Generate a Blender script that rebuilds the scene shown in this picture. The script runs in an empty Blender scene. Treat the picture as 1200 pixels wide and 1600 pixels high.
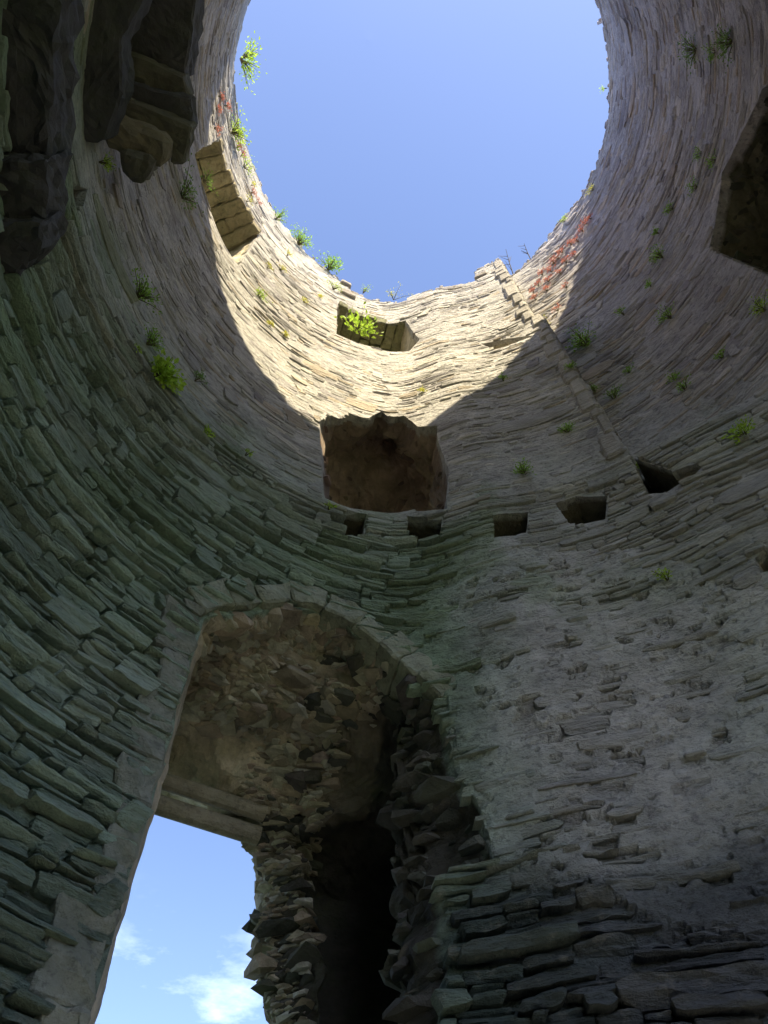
import bpy, bmesh, math, random
import numpy as np
from mathutils import Matrix, Vector

# ------------------------------------------------------------------ camera, sky, sun, exposure
scene = bpy.context.scene
R_IN = 3.5                                   # inner radius of the tower (m)
CAM = np.array([-0.97, -1.13, 1.6])          # tower axis = world z axis
FPX, PITCH, ROLL = 1177.0, math.radians(57.89), math.radians(-1.85)
SUN_EL, SUN_AZ = 47.0, 158.0                 # compass azimuth from +Y, clockwise

AX_F = np.array([0, math.cos(PITCH), math.sin(PITCH)])
AX_U0 = np.array([0, -math.sin(PITCH), math.cos(PITCH)])
AX_R0 = np.array([1.0, 0, 0])
AX_R = math.cos(ROLL) * AX_R0 + math.sin(ROLL) * AX_U0
AX_U = -math.sin(ROLL) * AX_R0 + math.cos(ROLL) * AX_U0

cam_data = bpy.data.cameras.new('camera')
cam = bpy.data.objects.new('camera', cam_data)
scene.collection.objects.link(cam)
scene.camera = cam
cam_data.sensor_fit = 'VERTICAL'
cam_data.sensor_height = 24.0
cam_data.lens = 24.0 * FPX / 1600.0
cam_data.clip_start, cam_data.clip_end = 0.05, 6000.0
cam.matrix_world = Matrix(((AX_R[0], AX_U[0], -AX_F[0], CAM[0]), (AX_R[1], AX_U[1], -AX_F[1], CAM[1]),
                           (AX_R[2], AX_U[2], -AX_F[2], CAM[2]), (0, 0, 0, 1)))

world = bpy.data.worlds.new('World')
scene.world = world
world.use_nodes = True
wn, wl = world.node_tree.nodes, world.node_tree.links
wn.clear()
w_out = wn.new('ShaderNodeOutputWorld')
w_bg = wn.new('ShaderNodeBackground')
w_bg.inputs['Strength'].default_value = 0.060
sky = wn.new('ShaderNodeTexSky')
sky.sky_type = 'NISHITA'
sky.sun_disc = False
sky.sun_elevation = math.radians(SUN_EL)
sky.sun_rotation = math.radians(SUN_AZ)
sky.altitude = 100
sky.air_density, sky.dust_density, sky.ozone_density = 0.85, 0.7, 3.6
# thin white wisps of cloud low in the sky
w_tc = wn.new('ShaderNodeTexCoord')
w_map = wn.new('ShaderNodeMapping'); w_map.inputs['Scale'].default_value = (5.0, 5.0, 13.0)
w_map.inputs['Location'].default_value = (0.35, 0.1, 0.2)
w_noise = wn.new('ShaderNodeTexNoise'); w_noise.inputs['Scale'].default_value = 1.0
w_noise.inputs['Detail'].default_value = 7; w_noise.inputs['Roughness'].default_value = 0.6
w_ramp = wn.new('ShaderNodeValToRGB')
w_ramp.color_ramp.elements[0].position = 0.50; w_ramp.color_ramp.elements[1].position = 0.78
w_sep = wn.new('ShaderNodeSeparateXYZ')
w_alt = wn.new('ShaderNodeMapRange')
w_alt.inputs['From Min'].default_value = 0.52; w_alt.inputs['From Max'].default_value = 0.36
w_mul = wn.new('ShaderNodeMath'); w_mul.operation = 'MULTIPLY'
w_mix = wn.new('ShaderNodeMix'); w_mix.data_type = 'RGBA'
w_mix.inputs['B'].default_value = (6.5, 7.2, 8.6, 1)
wl.new(w_tc.outputs['Generated'], w_map.inputs['Vector']); wl.new(w_map.outputs[0], w_noise.inputs['Vector'])
wl.new(w_noise.outputs['Fac'], w_ramp.inputs[0]); wl.new(w_tc.outputs['Generated'], w_sep.inputs[0])
wl.new(w_sep.outputs['Z'], w_alt.inputs['Value'])
wl.new(w_ramp.outputs[0], w_mul.inputs[0]); wl.new(w_alt.outputs[0], w_mul.inputs[1])
wl.new(w_mul.outputs[0], w_mix.inputs['Factor']); 
w_wb = wn.new('ShaderNodeMix'); w_wb.data_type = 'RGBA'; w_wb.blend_type = 'MULTIPLY'; w_wb.inputs['Factor'].default_value = 1
w_wb.inputs['B'].default_value = (1.0, 0.90, 0.90, 1)      # white balance of the whole sky
wl.new(sky.outputs[0], w_wb.inputs['A']); wl.new(w_wb.outputs['Result'], w_mix.inputs['A'])
wl.new(w_mix.outputs['Result'], w_bg.inputs['Color']); wl.new(w_bg.outputs[0], w_out.inputs[0])

sun_data = bpy.data.lights.new('sun', 'SUN')
sun_data.energy = 2.0
sun_data.angle = math.radians(0.53)
sun_data.color = (1.0, 0.85, 0.57)
sun = bpy.data.objects.new('sun', sun_data)
scene.collection.objects.link(sun)
_a, _e = math.radians(SUN_AZ), math.radians(SUN_EL)
sun.rotation_euler = Vector((-math.sin(_a) * math.cos(_e), -math.cos(_a) * math.cos(_e), -math.sin(_e))).to_track_quat('-Z', 'Y').to_euler()
sun.location = (8, -12, 30)

scene.view_settings.view_transform = 'Standard'
scene.view_settings.look = 'None'
scene.view_settings.gamma = 1.0
scene.view_settings.use_curve_mapping = False
scene.view_settings.exposure = 2.9
scene.cycles.max_bounces = 14
scene.cycles.diffuse_bounces = 10
scene.cycles.use_denoising = True

# ------------------------------------------------------------------ helpers
rng = np.random.default_rng(7)
random.seed(7)
COL = scene.collection
D2R, R2D = math.pi / 180, 180 / math.pi


def _hash(ix, iy, iz):
    h = (ix.astype(np.int64) * 374761393 + iy.astype(np.int64) * 668265263 + iz.astype(np.int64) * 2147483647) & 0xFFFFFFFF
    h = ((h ^ (h >> 13)) * 1274126177) & 0xFFFFFFFF
    h = ((h ^ (h >> 16)) * 2246822519) & 0xFFFFFFFF
    return ((h ^ (h >> 15)) & 0xFFFF) / 32767.5 - 1.0


def vnoise(x, y, z):
    x, y, z = np.broadcast_arrays(np.asarray(x, float), np.asarray(y, float), np.asarray(z, float))
    ix, iy, iz = np.floor(x), np.floor(y), np.floor(z)
    fx, fy, fz = x - ix, y - iy, z - iz
    fx, fy, fz = [t * t * t * (t * (t * 6 - 15) + 10) for t in (fx, fy, fz)]
    out = 0
    for dx in (0, 1):
        for dy in (0, 1):
            for dz in (0, 1):
                w = (fx if dx else 1 - fx) * (fy if dy else 1 - fy) * (fz if dz else 1 - fz)
                out = out + w * _hash(ix + dx, iy + dy, iz + dz)
    return out


def fbm(x, y, z, o=4, g=0.5):
    a, s, t = 1.0, 0.0, 0.0
    f = 1.0
    for i in range(o):
        s = s + a * vnoise(np.asarray(x) * f + 17.3 * i, np.asarray(y) * f + 5.1 * i, np.asarray(z) * f - 9.7 * i)
        t += a; a *= g; f *= 2.03
    return s / t


def sstep(x, a, b):
    t = np.clip((np.asarray(x, float) - a) / (b - a), 0, 1)
    return t * t * (3 - 2 * t)


def xyz(th, r, z):
    th = np.asarray(th) * D2R
    return np.stack(np.broadcast_arrays(r * np.sin(th), r * np.cos(th), z), -1)


LEDGE = 8.6


def proj(th, z):
    """how far the inner wall face stands in front of the plain cylinder (stair bulge and offset)"""
    th = np.asarray(th, float); z = np.asarray(z, float)
    edge = np.where(z > 13.45, 29.6, 31.6)
    up = 0.36 * sstep(th, -16, 5) * (th < edge)
    lo = 0.36 * sstep(th, -16, 5) * (1 - sstep(th, 36, 62))
    return np.where(z > LEDGE, up, lo)


def ray(px, py):
    d = AX_F + (px - 600) / FPX * AX_R + (800 - py) / FPX * AX_U
    return d


def at_r(px, py, r=None):
    """photo pixel -> (theta deg, z) where its ray meets the wall face, or a cylinder of radius r"""
    d = ray(px, py)
    rr = r if r else R_IN
    for _ in range(12 if r is None else 1):
        a = d[0] ** 2 + d[1] ** 2
        b = 2 * (d[0] * CAM[0] + d[1] * CAM[1])
        c = CAM[0] ** 2 + CAM[1] ** 2 - rr * rr
        t = (-b + math.sqrt(b * b - 4 * a * c)) / (2 * a)
        q = CAM + d * t
        th = math.degrees(math.atan2(q[0], q[1]))
        if r is None:
            rr = 0.5 * rr + 0.5 * (R_IN - float(proj(th, q[2])))
    return th, float(q[2])


def at_z(px, py, z):
    d = ray(px, py)
    return CAM + d * ((z - CAM[2]) / d[2])


def new_mesh(name, co, faces_flat, sizes, mats, tint=None, smooth=False, mat_idx=None):
    """fast mesh from numpy arrays; faces_flat = concatenated vertex indices, sizes = corners of each face"""
    me = bpy.data.meshes.new(name)
    sizes = np.asarray(sizes, np.int32)
    me.vertices.add(len(co)); me.vertices.foreach_set('co', np.asarray(co, np.float32).ravel())
    me.loops.add(len(faces_flat)); me.loops.foreach_set('vertex_index', np.asarray(faces_flat, np.int32))
    me.polygons.add(len(sizes))
    me.polygons.foreach_set('loop_start', np.concatenate([[0], np.cumsum(sizes)[:-1]]).astype(np.int32))
    me.polygons.foreach_set('loop_total', sizes)
    for m in mats:
        me.materials.append(m)
    if mat_idx is not None:
        me.polygons.foreach_set('material_index', np.asarray(mat_idx, np.int32))
    me.update(calc_edges=True)
    me.validate()
    me.polygons.foreach_set('use_smooth', np.full(len(me.polygons), smooth))
    if tint is not None:
        set_tint(me, tint)
    return me


def set_tint(me, tint):
    at = me.color_attributes.get('tint') or me.color_attributes.new('tint', 'FLOAT_COLOR', 'POINT')
    t = np.ones((len(me.vertices), 4), np.float32)
    t[:, :3] = tint
    at.data.foreach_set('color', t.ravel())


def link(name, me, parent=None, **props):
    o = bpy.data.objects.new(name, me)
    COL.objects.link(o)
    if parent is not None:
        o.parent = parent
    for k, v in props.items():
        o[k] = v
    return o


# ------------------------------------------------------------------ materials
def make_mat(name, rough=0.92, strata=(1.2, 1.2, 6.0), bump=0.55, fine=38.0, dist=0.02, var=0.35, pale=0.0, moss=0.0,
             base=None, spec=0.25, blotch=0.0):
    m = bpy.data.materials.new(name)
    m.use_nodes = True
    n, l = m.node_tree.nodes, m.node_tree.links
    b = n['Principled BSDF']
    b.inputs['Roughness'].default_value = rough
    b.inputs['Specular IOR Level'].default_value = spec
    tc = n.new('ShaderNodeTexCoord')
    mp = n.new('ShaderNodeMapping'); mp.inputs['Scale'].default_value = strata
    l.new(tc.outputs['Object'], mp.inputs[0])
    n1 = n.new('ShaderNodeTexNoise'); n1.inputs['Scale'].default_value = 6.0; n1.inputs['Detail'].default_value = 8
    n1.inputs['Roughness'].default_value = 0.65
    l.new(mp.outputs[0], n1.inputs['Vector'])
    n2 = n.new('ShaderNodeTexNoise'); n2.inputs['Scale'].default_value = fine; n2.inputs['Detail'].default_value = 6
    n2.inputs['Roughness'].default_value = 0.7
    l.new(tc.outputs['Object'], n2.inputs['Vector'])
    n3 = n.new('ShaderNodeTexNoise'); n3.inputs['Scale'].default_value = 1.7; n3.inputs['Detail'].default_value = 6
    n3.inputs['Roughness'].default_value = 0.6
    l.new(tc.outputs['Object'], n3.inputs['Vector'])
    if base is None:
        at = n.new('ShaderNodeAttribute'); at.attribute_name = 'tint'
        col = at.outputs['Color']
    else:
        rgb = n.new('ShaderNodeRGB'); rgb.outputs[0].default_value = (*base, 1)
        col = rgb.outputs[0]
    add = n.new('ShaderNodeMath'); add.operation = 'ADD'
    l.new(n1.outputs['Fac'], add.inputs[0]); l.new(n3.outputs['Fac'], add.inputs[1])
    mr = n.new('ShaderNodeMapRange')
    mr.inputs['From Min'].default_value = 0.65; mr.inputs['From Max'].default_value = 1.35
    mr.inputs['To Min'].default_value = 1 - var; mr.inputs['To Max'].default_value = 1 + var
    l.new(add.outputs[0], mr.inputs['Value'])
    mul = n.new('ShaderNodeMix'); mul.data_type = 'RGBA'; mul.blend_type = 'MULTIPLY'; mul.inputs['Factor'].default_value = 1
    l.new(col, mul.inputs['A']); l.new(mr.outputs[0], mul.inputs['B'])
    out = mul.outputs['Result']
    if blotch:
        # lichen, grime and the shade of small pits, painted as crisp dark blotches
        n6 = n.new('ShaderNodeTexNoise'); n6.inputs['Scale'].default_value = 13.0; n6.inputs['Detail'].default_value = 9
        n6.inputs['Roughness'].default_value = 0.72
        l.new(mp.outputs[0], n6.inputs['Vector'])
        rp = n.new('ShaderNodeValToRGB')
        rp.color_ramp.elements[0].position = 0.53; rp.color_ramp.elements[1].position = 0.60
        rp.color_ramp.elements[0].color = (1, 1, 1, 1); rp.color_ramp.elements[1].color = (1 - blotch, 1 - blotch, 1 - blotch * 0.95, 1)
        l.new(n6.outputs['Fac'], rp.inputs[0])
        mx = n.new('ShaderNodeMix'); mx.data_type = 'RGBA'; mx.blend_type = 'MULTIPLY'; mx.inputs['Factor'].default_value = 1
        l.new(out, mx.inputs['A']); l.new(rp.outputs[0], mx.inputs['B'])
        out = mx.outputs['Result']
    if pale:
        # pale lichen and lime bloom in blotches
        n4 = n.new('ShaderNodeTexNoise'); n4.inputs['Scale'].default_value = 9.0; n4.inputs['Detail'].default_value = 7
        n4.inputs['Roughness'].default_value = 0.7
        l.new(tc.outputs['Object'], n4.inputs['Vector'])
        rp = n.new('ShaderNodeValToRGB')
        rp.color_ramp.elements[0].position = 0.55; rp.color_ramp.elements[1].position = 0.75
        rp.color_ramp.elements[1].color = (pale, pale, pale, 1)
        l.new(n4.outputs['Fac'], rp.inputs[0])
        mx = n.new('ShaderNodeMix'); mx.data_type = 'RGBA'
        mx.inputs['B'].default_value = (0.50, 0.48, 0.42, 1)
        l.new(rp.outputs[0], mx.inputs['Factor']); l.new(out, mx.inputs['A'])
        out = mx.outputs['Result']
    if moss:
        n5 = n.new('ShaderNodeTexNoise'); n5.inputs['Scale'].default_value = 3.1; n5.inputs['Detail'].default_value = 8
        n5.inputs['Roughness'].default_value = 0.75
        l.new(tc.outputs['Object'], n5.inputs['Vector'])
        rp = n.new('ShaderNodeValToRGB')
        rp.color_ramp.elements[0].position = 0.48; rp.color_ramp.elements[1].position = 0.66
        rp.color_ramp.elements[1].color = (moss, moss, moss, 1)
        l.new(n5.outputs['Fac'], rp.inputs[0])
        mx = n.new('ShaderNodeMix'); mx.data_type = 'RGBA'
        mx.inputs['B'].default_value = (0.085, 0.115, 0.045, 1)
        l.new(rp.outputs[0], mx.inputs['Factor']); l.new(out, mx.inputs['A'])
        out = mx.outputs['Result']
    l.new(out, b.inputs['Base Color'])
    hs = n.new('ShaderNodeMath'); hs.operation = 'MULTIPLY_ADD'; hs.inputs[1].default_value = 0.45
    l.new(n2.outputs['Fac'], hs.inputs[0]); l.new(n1.outputs['Fac'], hs.inputs[2])
    bp = n.new('ShaderNodeBump'); bp.inputs['Strength'].default_value = bump; bp.inputs['Distance'].default_value = dist
    l.new(hs.outputs[0], bp.inputs['Height']); l.new(bp.outputs[0], b.inputs['Normal'])
    return m


M_STONE = make_mat('slate_stone', bump=1.0, dist=0.06, var=0.34, pale=0.45, fine=45, blotch=0.22)
M_MORTAR = make_mat('lime_mortar', strata=(1, 1, 1.7), bump=1.0, dist=0.08, var=0.42, blotch=0.38, fine=26, pale=0.2)
M_RUBBLE = make_mat('rubble_core', strata=(1, 1, 1.3), bump=1.0, dist=0.05, var=0.5, fine=20, moss=0.35)
M_BROWN = make_mat('brown_rubble', strata=(1, 1, 1.6), bump=1.0, dist=0.05, var=0.5, fine=20)
M_DRESSED = make_mat('dressed_stone', strata=(1, 1, 1.4), bump=0.9, dist=0.05, blotch=0.3, pale=0.3, var=0.32, fine=45, moss=0.3)
M_DARK = make_mat('shade_tinted_corbel', strata=(1, 1, 1.4), bump=0.8, dist=0.03, var=0.4, fine=25, moss=0.25)  # its dark tints carry the shade under the corbelled masses


def leaf_mat(name, col, var=0.3):
    m = bpy.data.materials.new(name)
    m.use_nodes = True
    n, l = m.node_tree.nodes, m.node_tree.links
    b = n['Principled BSDF']
    b.inputs['Roughness'].default_value = 0.55
    b.inputs['Specular IOR Level'].default_value = 0.3
    tc = n.new('ShaderNodeTexCoord')
    ns = n.new('ShaderNodeTexNoise'); ns.inputs['Scale'].default_value = 14; ns.inputs['Detail'].default_value = 3
    l.new(tc.outputs['Object'], ns.inputs['Vector'])
    hsv = n.new('ShaderNodeHueSaturation'); hsv.inputs['Color'].default_value = (*col, 1)
    mr = n.new('ShaderNodeMapRange'); mr.inputs['From Min'].default_value = 0.3; mr.inputs['From Max'].default_value = 0.7
    mr.inputs['To Min'].default_value = 1 - var; mr.inputs['To Max'].default_value = 1 + var
    l.new(ns.outputs['Fac'], mr.inputs['Value']); l.new(mr.outputs[0], hsv.inputs['Value'])
    l.new(hsv.outputs[0], b.inputs['Base Color'])
    tr = n.new('ShaderNodeBsdfTranslucent'); l.new(hsv.outputs[0], tr.inputs['Color'])
    mx = n.new('ShaderNodeMixShader'); mx.inputs[0].default_value = 0.35
    l.new(b.outputs[0], mx.inputs[1]); l.new(tr.outputs[0], mx.inputs[2])
    l.new(mx.outputs[0], n['Material Output'].inputs['Surface'])
    return m


L_GREEN = leaf_mat('leaf_green', (0.28, 0.48, 0.075))
L_FRESH = leaf_mat('leaf_fresh', (0.40, 0.58, 0.07))
L_DARK = leaf_mat('leaf_dark', (0.20, 0.34, 0.09))
L_YELLOW = leaf_mat('leaf_yellow', (0.55, 0.55, 0.08))
L_RED = leaf_mat('leaf_red', (0.52, 0.19, 0.14))
M_STEM = make_mat('stem', base=(0.12, 0.11, 0.06), var=0.2)
M_TWIG = make_mat('twig', base=(0.10, 0.085, 0.07), var=0.2)
M_GRASS = make_mat('grass_ground', base=(0.07, 0.10, 0.035), var=0.5, fine=12)


# ------------------------------------------------------------------ openings (theta deg, z), one added for daylight, the rest read off the photograph
def P(*pts, r=None):
    return np.array([at_r(x, y, r) for x, y in pts])


def resample(poly, step):
    """closed polygon in (deg, m) -> points about step metres apart"""
    out = []
    n = len(poly)
    for i in range(n):
        a, b = poly[i], poly[(i + 1) % n]
        L = math.hypot((b[0] - a[0]) * D2R * R_IN, b[1] - a[1])
        k = max(1, int(round(L / step)))
        for j in range(k):
            out.append(a + (b - a) * j / k)
    return np.array(out)


def in_poly(th, z, poly):
    th, z = np.broadcast_arrays(np.asarray(th, float), np.asarray(z, float))
    ins = np.zeros(th.shape, bool)
    n = len(poly)
    for i in range(n):
        x0, y0 = poly[i]; x1, y1 = poly[(i + 1) % n]
        if y0 == y1:
            continue
        c = ((y0 > z) != (y1 > z)) & (th < (x1 - x0) * (z - y0) / (y1 - y0) + x0)
        ins ^= c
    return ins


DOOR_Z0 = 2.4
ARCH_PX = [(316, 957), (345, 948), (400, 943), (450, 938), (490, 944), (545, 968), (600, 1012), (650, 1057), (690, 1090)]
arch = P(*ARCH_PX)
# the doorway: left jamb, arch, broken right side
door_r = P((700, 1140), (715, 1200), (750, 1260), (775, 1345), (735, 1352), (702, 1365), (712, 1430), (724, 1500), (706, 1570), (700, 1600))
DOOR = np.vstack([[[arch[0][0] - 0.1, DOOR_Z0]], arch, door_r, [[door_r[-1][0] - 0.6, DOOR_Z0]]])
MIDW = P((497, 657), (518, 651), (530, 656), (546, 647), (572, 653), (596, 643), (610, 655), (630, 651), (652, 668), (682, 668),
         (688, 700), (700, 735), (697, 798), (640, 800), (590, 800), (550, 795), (503, 776))
TOPW = P((525, 487), (560, 490), (600, 494), (634, 500), (642, 512), (655, 530), (640, 548), (590, 545), (525, 523))
zt = float(np.mean(TOPW[:3, 1])); TOPW[0:4, 1] = [15.45, 15.5, 15.5, 15.5]
SLABW = np.array([[-87.5, 13.35], [-87.0, 15.45], [-60.0, 15.45], [-60.6, 13.25], [-66, 13.2], [-75, 13.3]])[::-1]
RW = np.array([[101.5, 9.1], [101, 10.9], [98.7, 11.3], [91, 11.65], [83, 11.92], [76, 11.68], [69.0, 11.42], [69.8, 10.5], [71.2, 9.1]])


def rect_px(x0, y0, x1, y1, sk=0):
    return P((x0, y0), (x1, y0 + sk), (x1 - 4, y1 + sk), (x0 + 3, y1))


HOLES = [rect_px(536, 797, 573, 830, 6), rect_px(634, 808, 691, 840), rect_px(768, 803, 825, 838, -6), P((866, 783), (900, 772), (948, 770), (945, 808), (890, 818)),
         P((1003, 748), (1050, 733), (1105, 717), (1085, 738), (1040, 768), (1008, 770)), P((408, 745), (432, 757), (436, 772), (424, 768)),
         P((752, 536), (790, 528), (838, 524), (800, 537), (772, 545)), P((119, 288), (139, 295), (131, 322), (122, 318)),
         P((1178, 870), (1205, 850), (1210, 888), (1185, 895))]
LIGHT_BREACH = np.array([(114, 2.8), (105, 5.2), (105.5, 8.8), (117, 10.2), (130, 11.4), (146, 12.3), (162, 11.6), (174, 9.6), (176, 6), (170, 2.8)])  # added out of view for the daylight it lets in
OPEN = [DOOR, MIDW, TOPW, SLABW, RW, LIGHT_BREACH] + HOLES


def rim(th):
    """broken top of the wall"""
    th = np.asarray(th, float)
    tt = [-180, -150, -132, -120, -104, -91, -73, -56, -38, -28, -26.5, -22.5, -11, 8, 18.6, 19.4, 24, 29.4, 29.8, 40, 52, 62, 73, 83, 99, 118, 150, 180]
    zz = [17.75, 17.7, 17.45, 17.75, 17.6, 17.85, 18.2, 18.1, 17.65, 17.35, 17.0, 16.85, 16.8, 16.75, 16.7, 17.3, 17.45, 17.35, 17.0, 17.4, 17.7, 17.45, 17.45, 17.55, 17.75, 17.85, 17.8, 17.75]
    base = np.interp(th, tt, zz)
    rag = 1 - sstep(np.abs(th), 118, 128)
    return base + rag * (0.09 * fbm(th * 0.35, 3.1, 0.0, 3) + 0.07 * np.round(1.6 * fbm(th * 0.7, 8.1, 0.0, 2)) + 0.03 * fbm(th * 1.5, 8.1, 0.0, 2))


def pit_field(s_, z_):
    """patches where the render has fallen off, 0..1 with crisp edges"""
    a = sstep(fbm(s_ * 2.3, z_ * 5.0, 12.5, 5, 0.62), 0.16, 0.25)
    b = sstep(fbm(s_ * 5.0, z_ * 10.0, 33.5, 4, 0.55), 0.24, 0.36) * 0.5
    return np.maximum(a, b)


# lime render still clinging to the lower wall right of the doorway
REN = P((705, 850), (800, 860), (900, 870), (1000, 860), (1100, 900), (1230, 930), (1230, 1420), (1100, 1430), (1000, 1400), (900, 1415), (830, 1385),
        (720, 1330), (760, 1250), (715, 1180), (700, 1080), (640, 1000))


def render_mask(th, z):
    m = np.zeros(np.shape(th))
    for dt in (-2.4, 0, 2.4):
        for dz in (-0.18, 0, 0.18):
            n1 = 3.5 * fbm(np.asarray(th) * 0.08, np.asarray(z) * 1.1, 3.3, 3)
            n2 = 0.30 * fbm(np.asarray(th) * 0.07, np.asarray(z) * 1.0, 7.3, 3)
            m = m + in_poly(th + dt + n1, z + dz + n2, REN)
    return m / 9.0


# ------------------------------------------------------------------ colours of the masonry
def masonry_tint(th, z, rnd, mortar=False):
    th = np.asarray(th, float); z = np.asarray(z, float)
    n = len(th)
    up = np.array([0.465, 0.455, 0.435])
    c = np.repeat(up[None], n, 0)
    r0, r1, r2 = rnd[:, 0:1], rnd[:, 1:2], rnd[:, 2:3]
    if not mortar:
        c = np.where(r0 < 0.22, np.array([[0.36, 0.345, 0.345]]), c)
        c = np.where((r0 > 0.22) & (r0 < 0.34), np.array([[0.45, 0.395, 0.32]]), c)
        c = np.where((r0 > 0.86), np.array([[0.52, 0.50, 0.45]]), c)
        c = c * (0.80 + 0.4 * r1)
    else:
        c = c * 0.92
    # greyer, slightly violet slate on the right-hand wall
    right = sstep(th, 25, 60)[:, None]
    c = c * (1 - right) + (c * np.array([[0.92, 0.88, 1.0]])) * right
    # damp lower storey: algae-green on the left, grey render on the right
    patch = fbm(th * 0.05, z * 0.55, 1.7, 4)
    low = (1 - sstep(z + 0.9 * patch, 7.2, 9.6))[:, None]
    green = np.array([[0.315, 0.415, 0.325]]) * (0.75 + 0.5 * r2)
    grey = np.array([[0.455, 0.455, 0.435]]) * (0.8 + 0.4 * r2)
    gr = np.clip(sstep(th, -14, 6) * 0.8 + 0.35 * fbm(th * 0.06, z * 0.8, 9.1, 3), 0, 1)[:, None]
    lowc = green * (1 - gr) + grey * gr
    if mortar:
        lowc = lowc * (1 + 0.08 * gr)
    c = c * (1 - low) + lowc * low
    if mortar:      # lime render pale, the patches it has left darker and browner
        pf = (pit_field(th * D2R * R_IN, z) * (1 - sstep(z, 8.2, 8.8)))[:, None]
        c = c * (1 - pf) + c * np.array([[0.60, 0.57, 0.55]]) * pf
    # streaks of moss near the first-floor ledge
    ms = np.clip(2.2 * (fbm(th * 0.11, z * 0.9, 4.4, 4) - 0.10), 0, 0.5) * sstep(z, 5.0, 7.0) * (1 - sstep(z, 8.6, 10.0)) * (1 - 0.6 * sstep(th, 0, 20))
    c = c * (1 - ms[:, None]) + np.array([[0.19, 0.28, 0.14]]) * ms[:, None]
    # the lowest courses are bare slate, darkened towards the ground
    zn = z + 0.35 * fbm(th * 0.09, z * 1.3, 14.2, 4)
    low_dark = (1 - sstep(zn, 3.9, 4.8)) * sstep(th, -16, -8) * 0.72 + (1 - sstep(zn, 3.0, 4.9)) * (1 - sstep(th, -30, -16)) * 0.5
    c = c * (1 - low_dark[:, None] * np.array([[1.0, 0.97, 0.92]]))
    return np.clip(c, 0.02, 0.6)


# ------------------------------------------------------------------ ground
gm = bmesh.new()
bmesh.ops.create_grid(gm, x_segments=40, y_segments=40, size=2500)
g_me = bpy.data.meshes.new('ground'); gm.to_mesh(g_me); gm.free()
g_me.materials.append(M_GRASS)
link('ground', g_me, kind='structure', label='grassy ground that the ruined tower stands on', category='ground')

fa = np.linspace(0, 360, 96, endpoint=False)
f_co = np.vstack([xyz(fa, 3.75 + 0 * fa, 0.012 + 0 * fa), [[0, 0, 0.03]]])
f_f = np.array([(i, (i + 1) % 96, 96) for i in range(96)])
link('floor', new_mesh('floor', f_co, f_f.ravel(), np.full(96, 3), [make_mat('pale_gravel', base=(0.42, 0.43, 0.44), var=0.25, fine=60)]), kind='structure')

# ------------------------------------------------------------------ the tower: wall core with its openings cut through
tower = link('round_tower', None, label='ruined round slate tower seen from inside, roofless, with arched doorway and window openings', category='tower')
R_OUT = 6.3

cols = np.unique(np.round(np.concatenate([np.arange(-180, -124, 2.0), np.arange(-124, -75, 0.9), np.arange(-75, -14, 0.6), np.arange(-14, 62, 0.42),
                                          np.arange(62, 122, 0.9), np.arange(122, 180, 2.0),
                                          [29.5, 29.7, 31.5, 31.7]]), 3))
rows = np.concatenate([[-0.5], np.arange(0, 2.6, 0.4), np.arange(2.6, 8.55, 0.03), [8.59, 8.61], np.arange(8.66, 10, 0.06), np.arange(10, 15, 0.08)])
top_f = np.linspace(0, 1, 30)[0:]
TH = cols[None, :]
Zlow = np.repeat(rows[:, None], len(cols), 1)
rim_c = rim(cols) - 0.10
Ztop = 15.0 + (rim_c[None] - 15.0) * top_f[:, None]
Z = np.vstack([Zlow, Ztop])
THg = np.repeat(TH, len(Z), 0)
mask = render_mask(THg, Z)
sx = THg * D2R * R_IN
rel = np.where(Z > 8.6, -0.004, np.where(THg < -3, 0.048, 0.02)) + 0.05 * (1 - sstep(Z, 3.9, 4.6)) * (THg > -14) + np.where(Z > 8.6, 0.024, 0.036) * fbm(sx * 1.1, Z * 2.2, 0.5, 5, 0.6)                     # mortar lies behind the stone faces
ren = -0.006 + 0.045 * fbm(sx * 1.3, Z * 2.4, 2.5, 5, 0.6) + 0.020 * fbm(sx * 6, Z * 10, 6.5, 3, 0.6)
pits = pit_field(sx, Z) * 0.05
ren = ren + pits
mm = sstep(mask, 0.25, 0.7)
rel = rel * (1 - mm) + ren * mm
wob = 0.05 * fbm(sx * 0.45, Z * 0.4, 20.5, 3)


def wobble(th, z):
    return 0.05 * fbm(np.asarray(th) * D2R * R_IN * 0.45, np.asarray(z) * 0.4, 20.5, 3)


RR = R_IN - proj(THg, Z) + rel + wob
inner = xyz(THg, RR, Z)
nr, nc = Z.shape
outer = xyz(THg, np.full_like(Z, R_OUT), Z)[[0, nr // 2, nr - 1]]
co = np.vstack([inner.reshape(-1, 3), outer.reshape(-1, 3)])
j = np.arange(nc); jn = (j + 1) % nc


def quads(a, b):  # strip between two rings of indices (a lower, b upper), facing given order
    return np.stack([a[j], a[jn], b[jn], b[j]], -1)


ringi = lambda i: np.arange(nc) + i * nc
fl = [quads(ringi(i), ringi(i + 1)) for i in range(nr - 1)]
o0, o1, o2 = (np.arange(nc) + (nr + k) * nc for k in range(3))
fl.append(quads(o1, o0)); fl.append(quads(o2, o1))
fl.append(quads(ringi(nr - 1), o2)); fl.append(quads(o0, ringi(0)))
fl = np.concatenate(fl)
core_me = new_mesh('wall', co, fl.ravel(), np.full(len(fl), 4), [M_MORTAR, M_RUBBLE, M_BROWN, M_DRESSED])
core = link('wall', core_me, tower)


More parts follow.
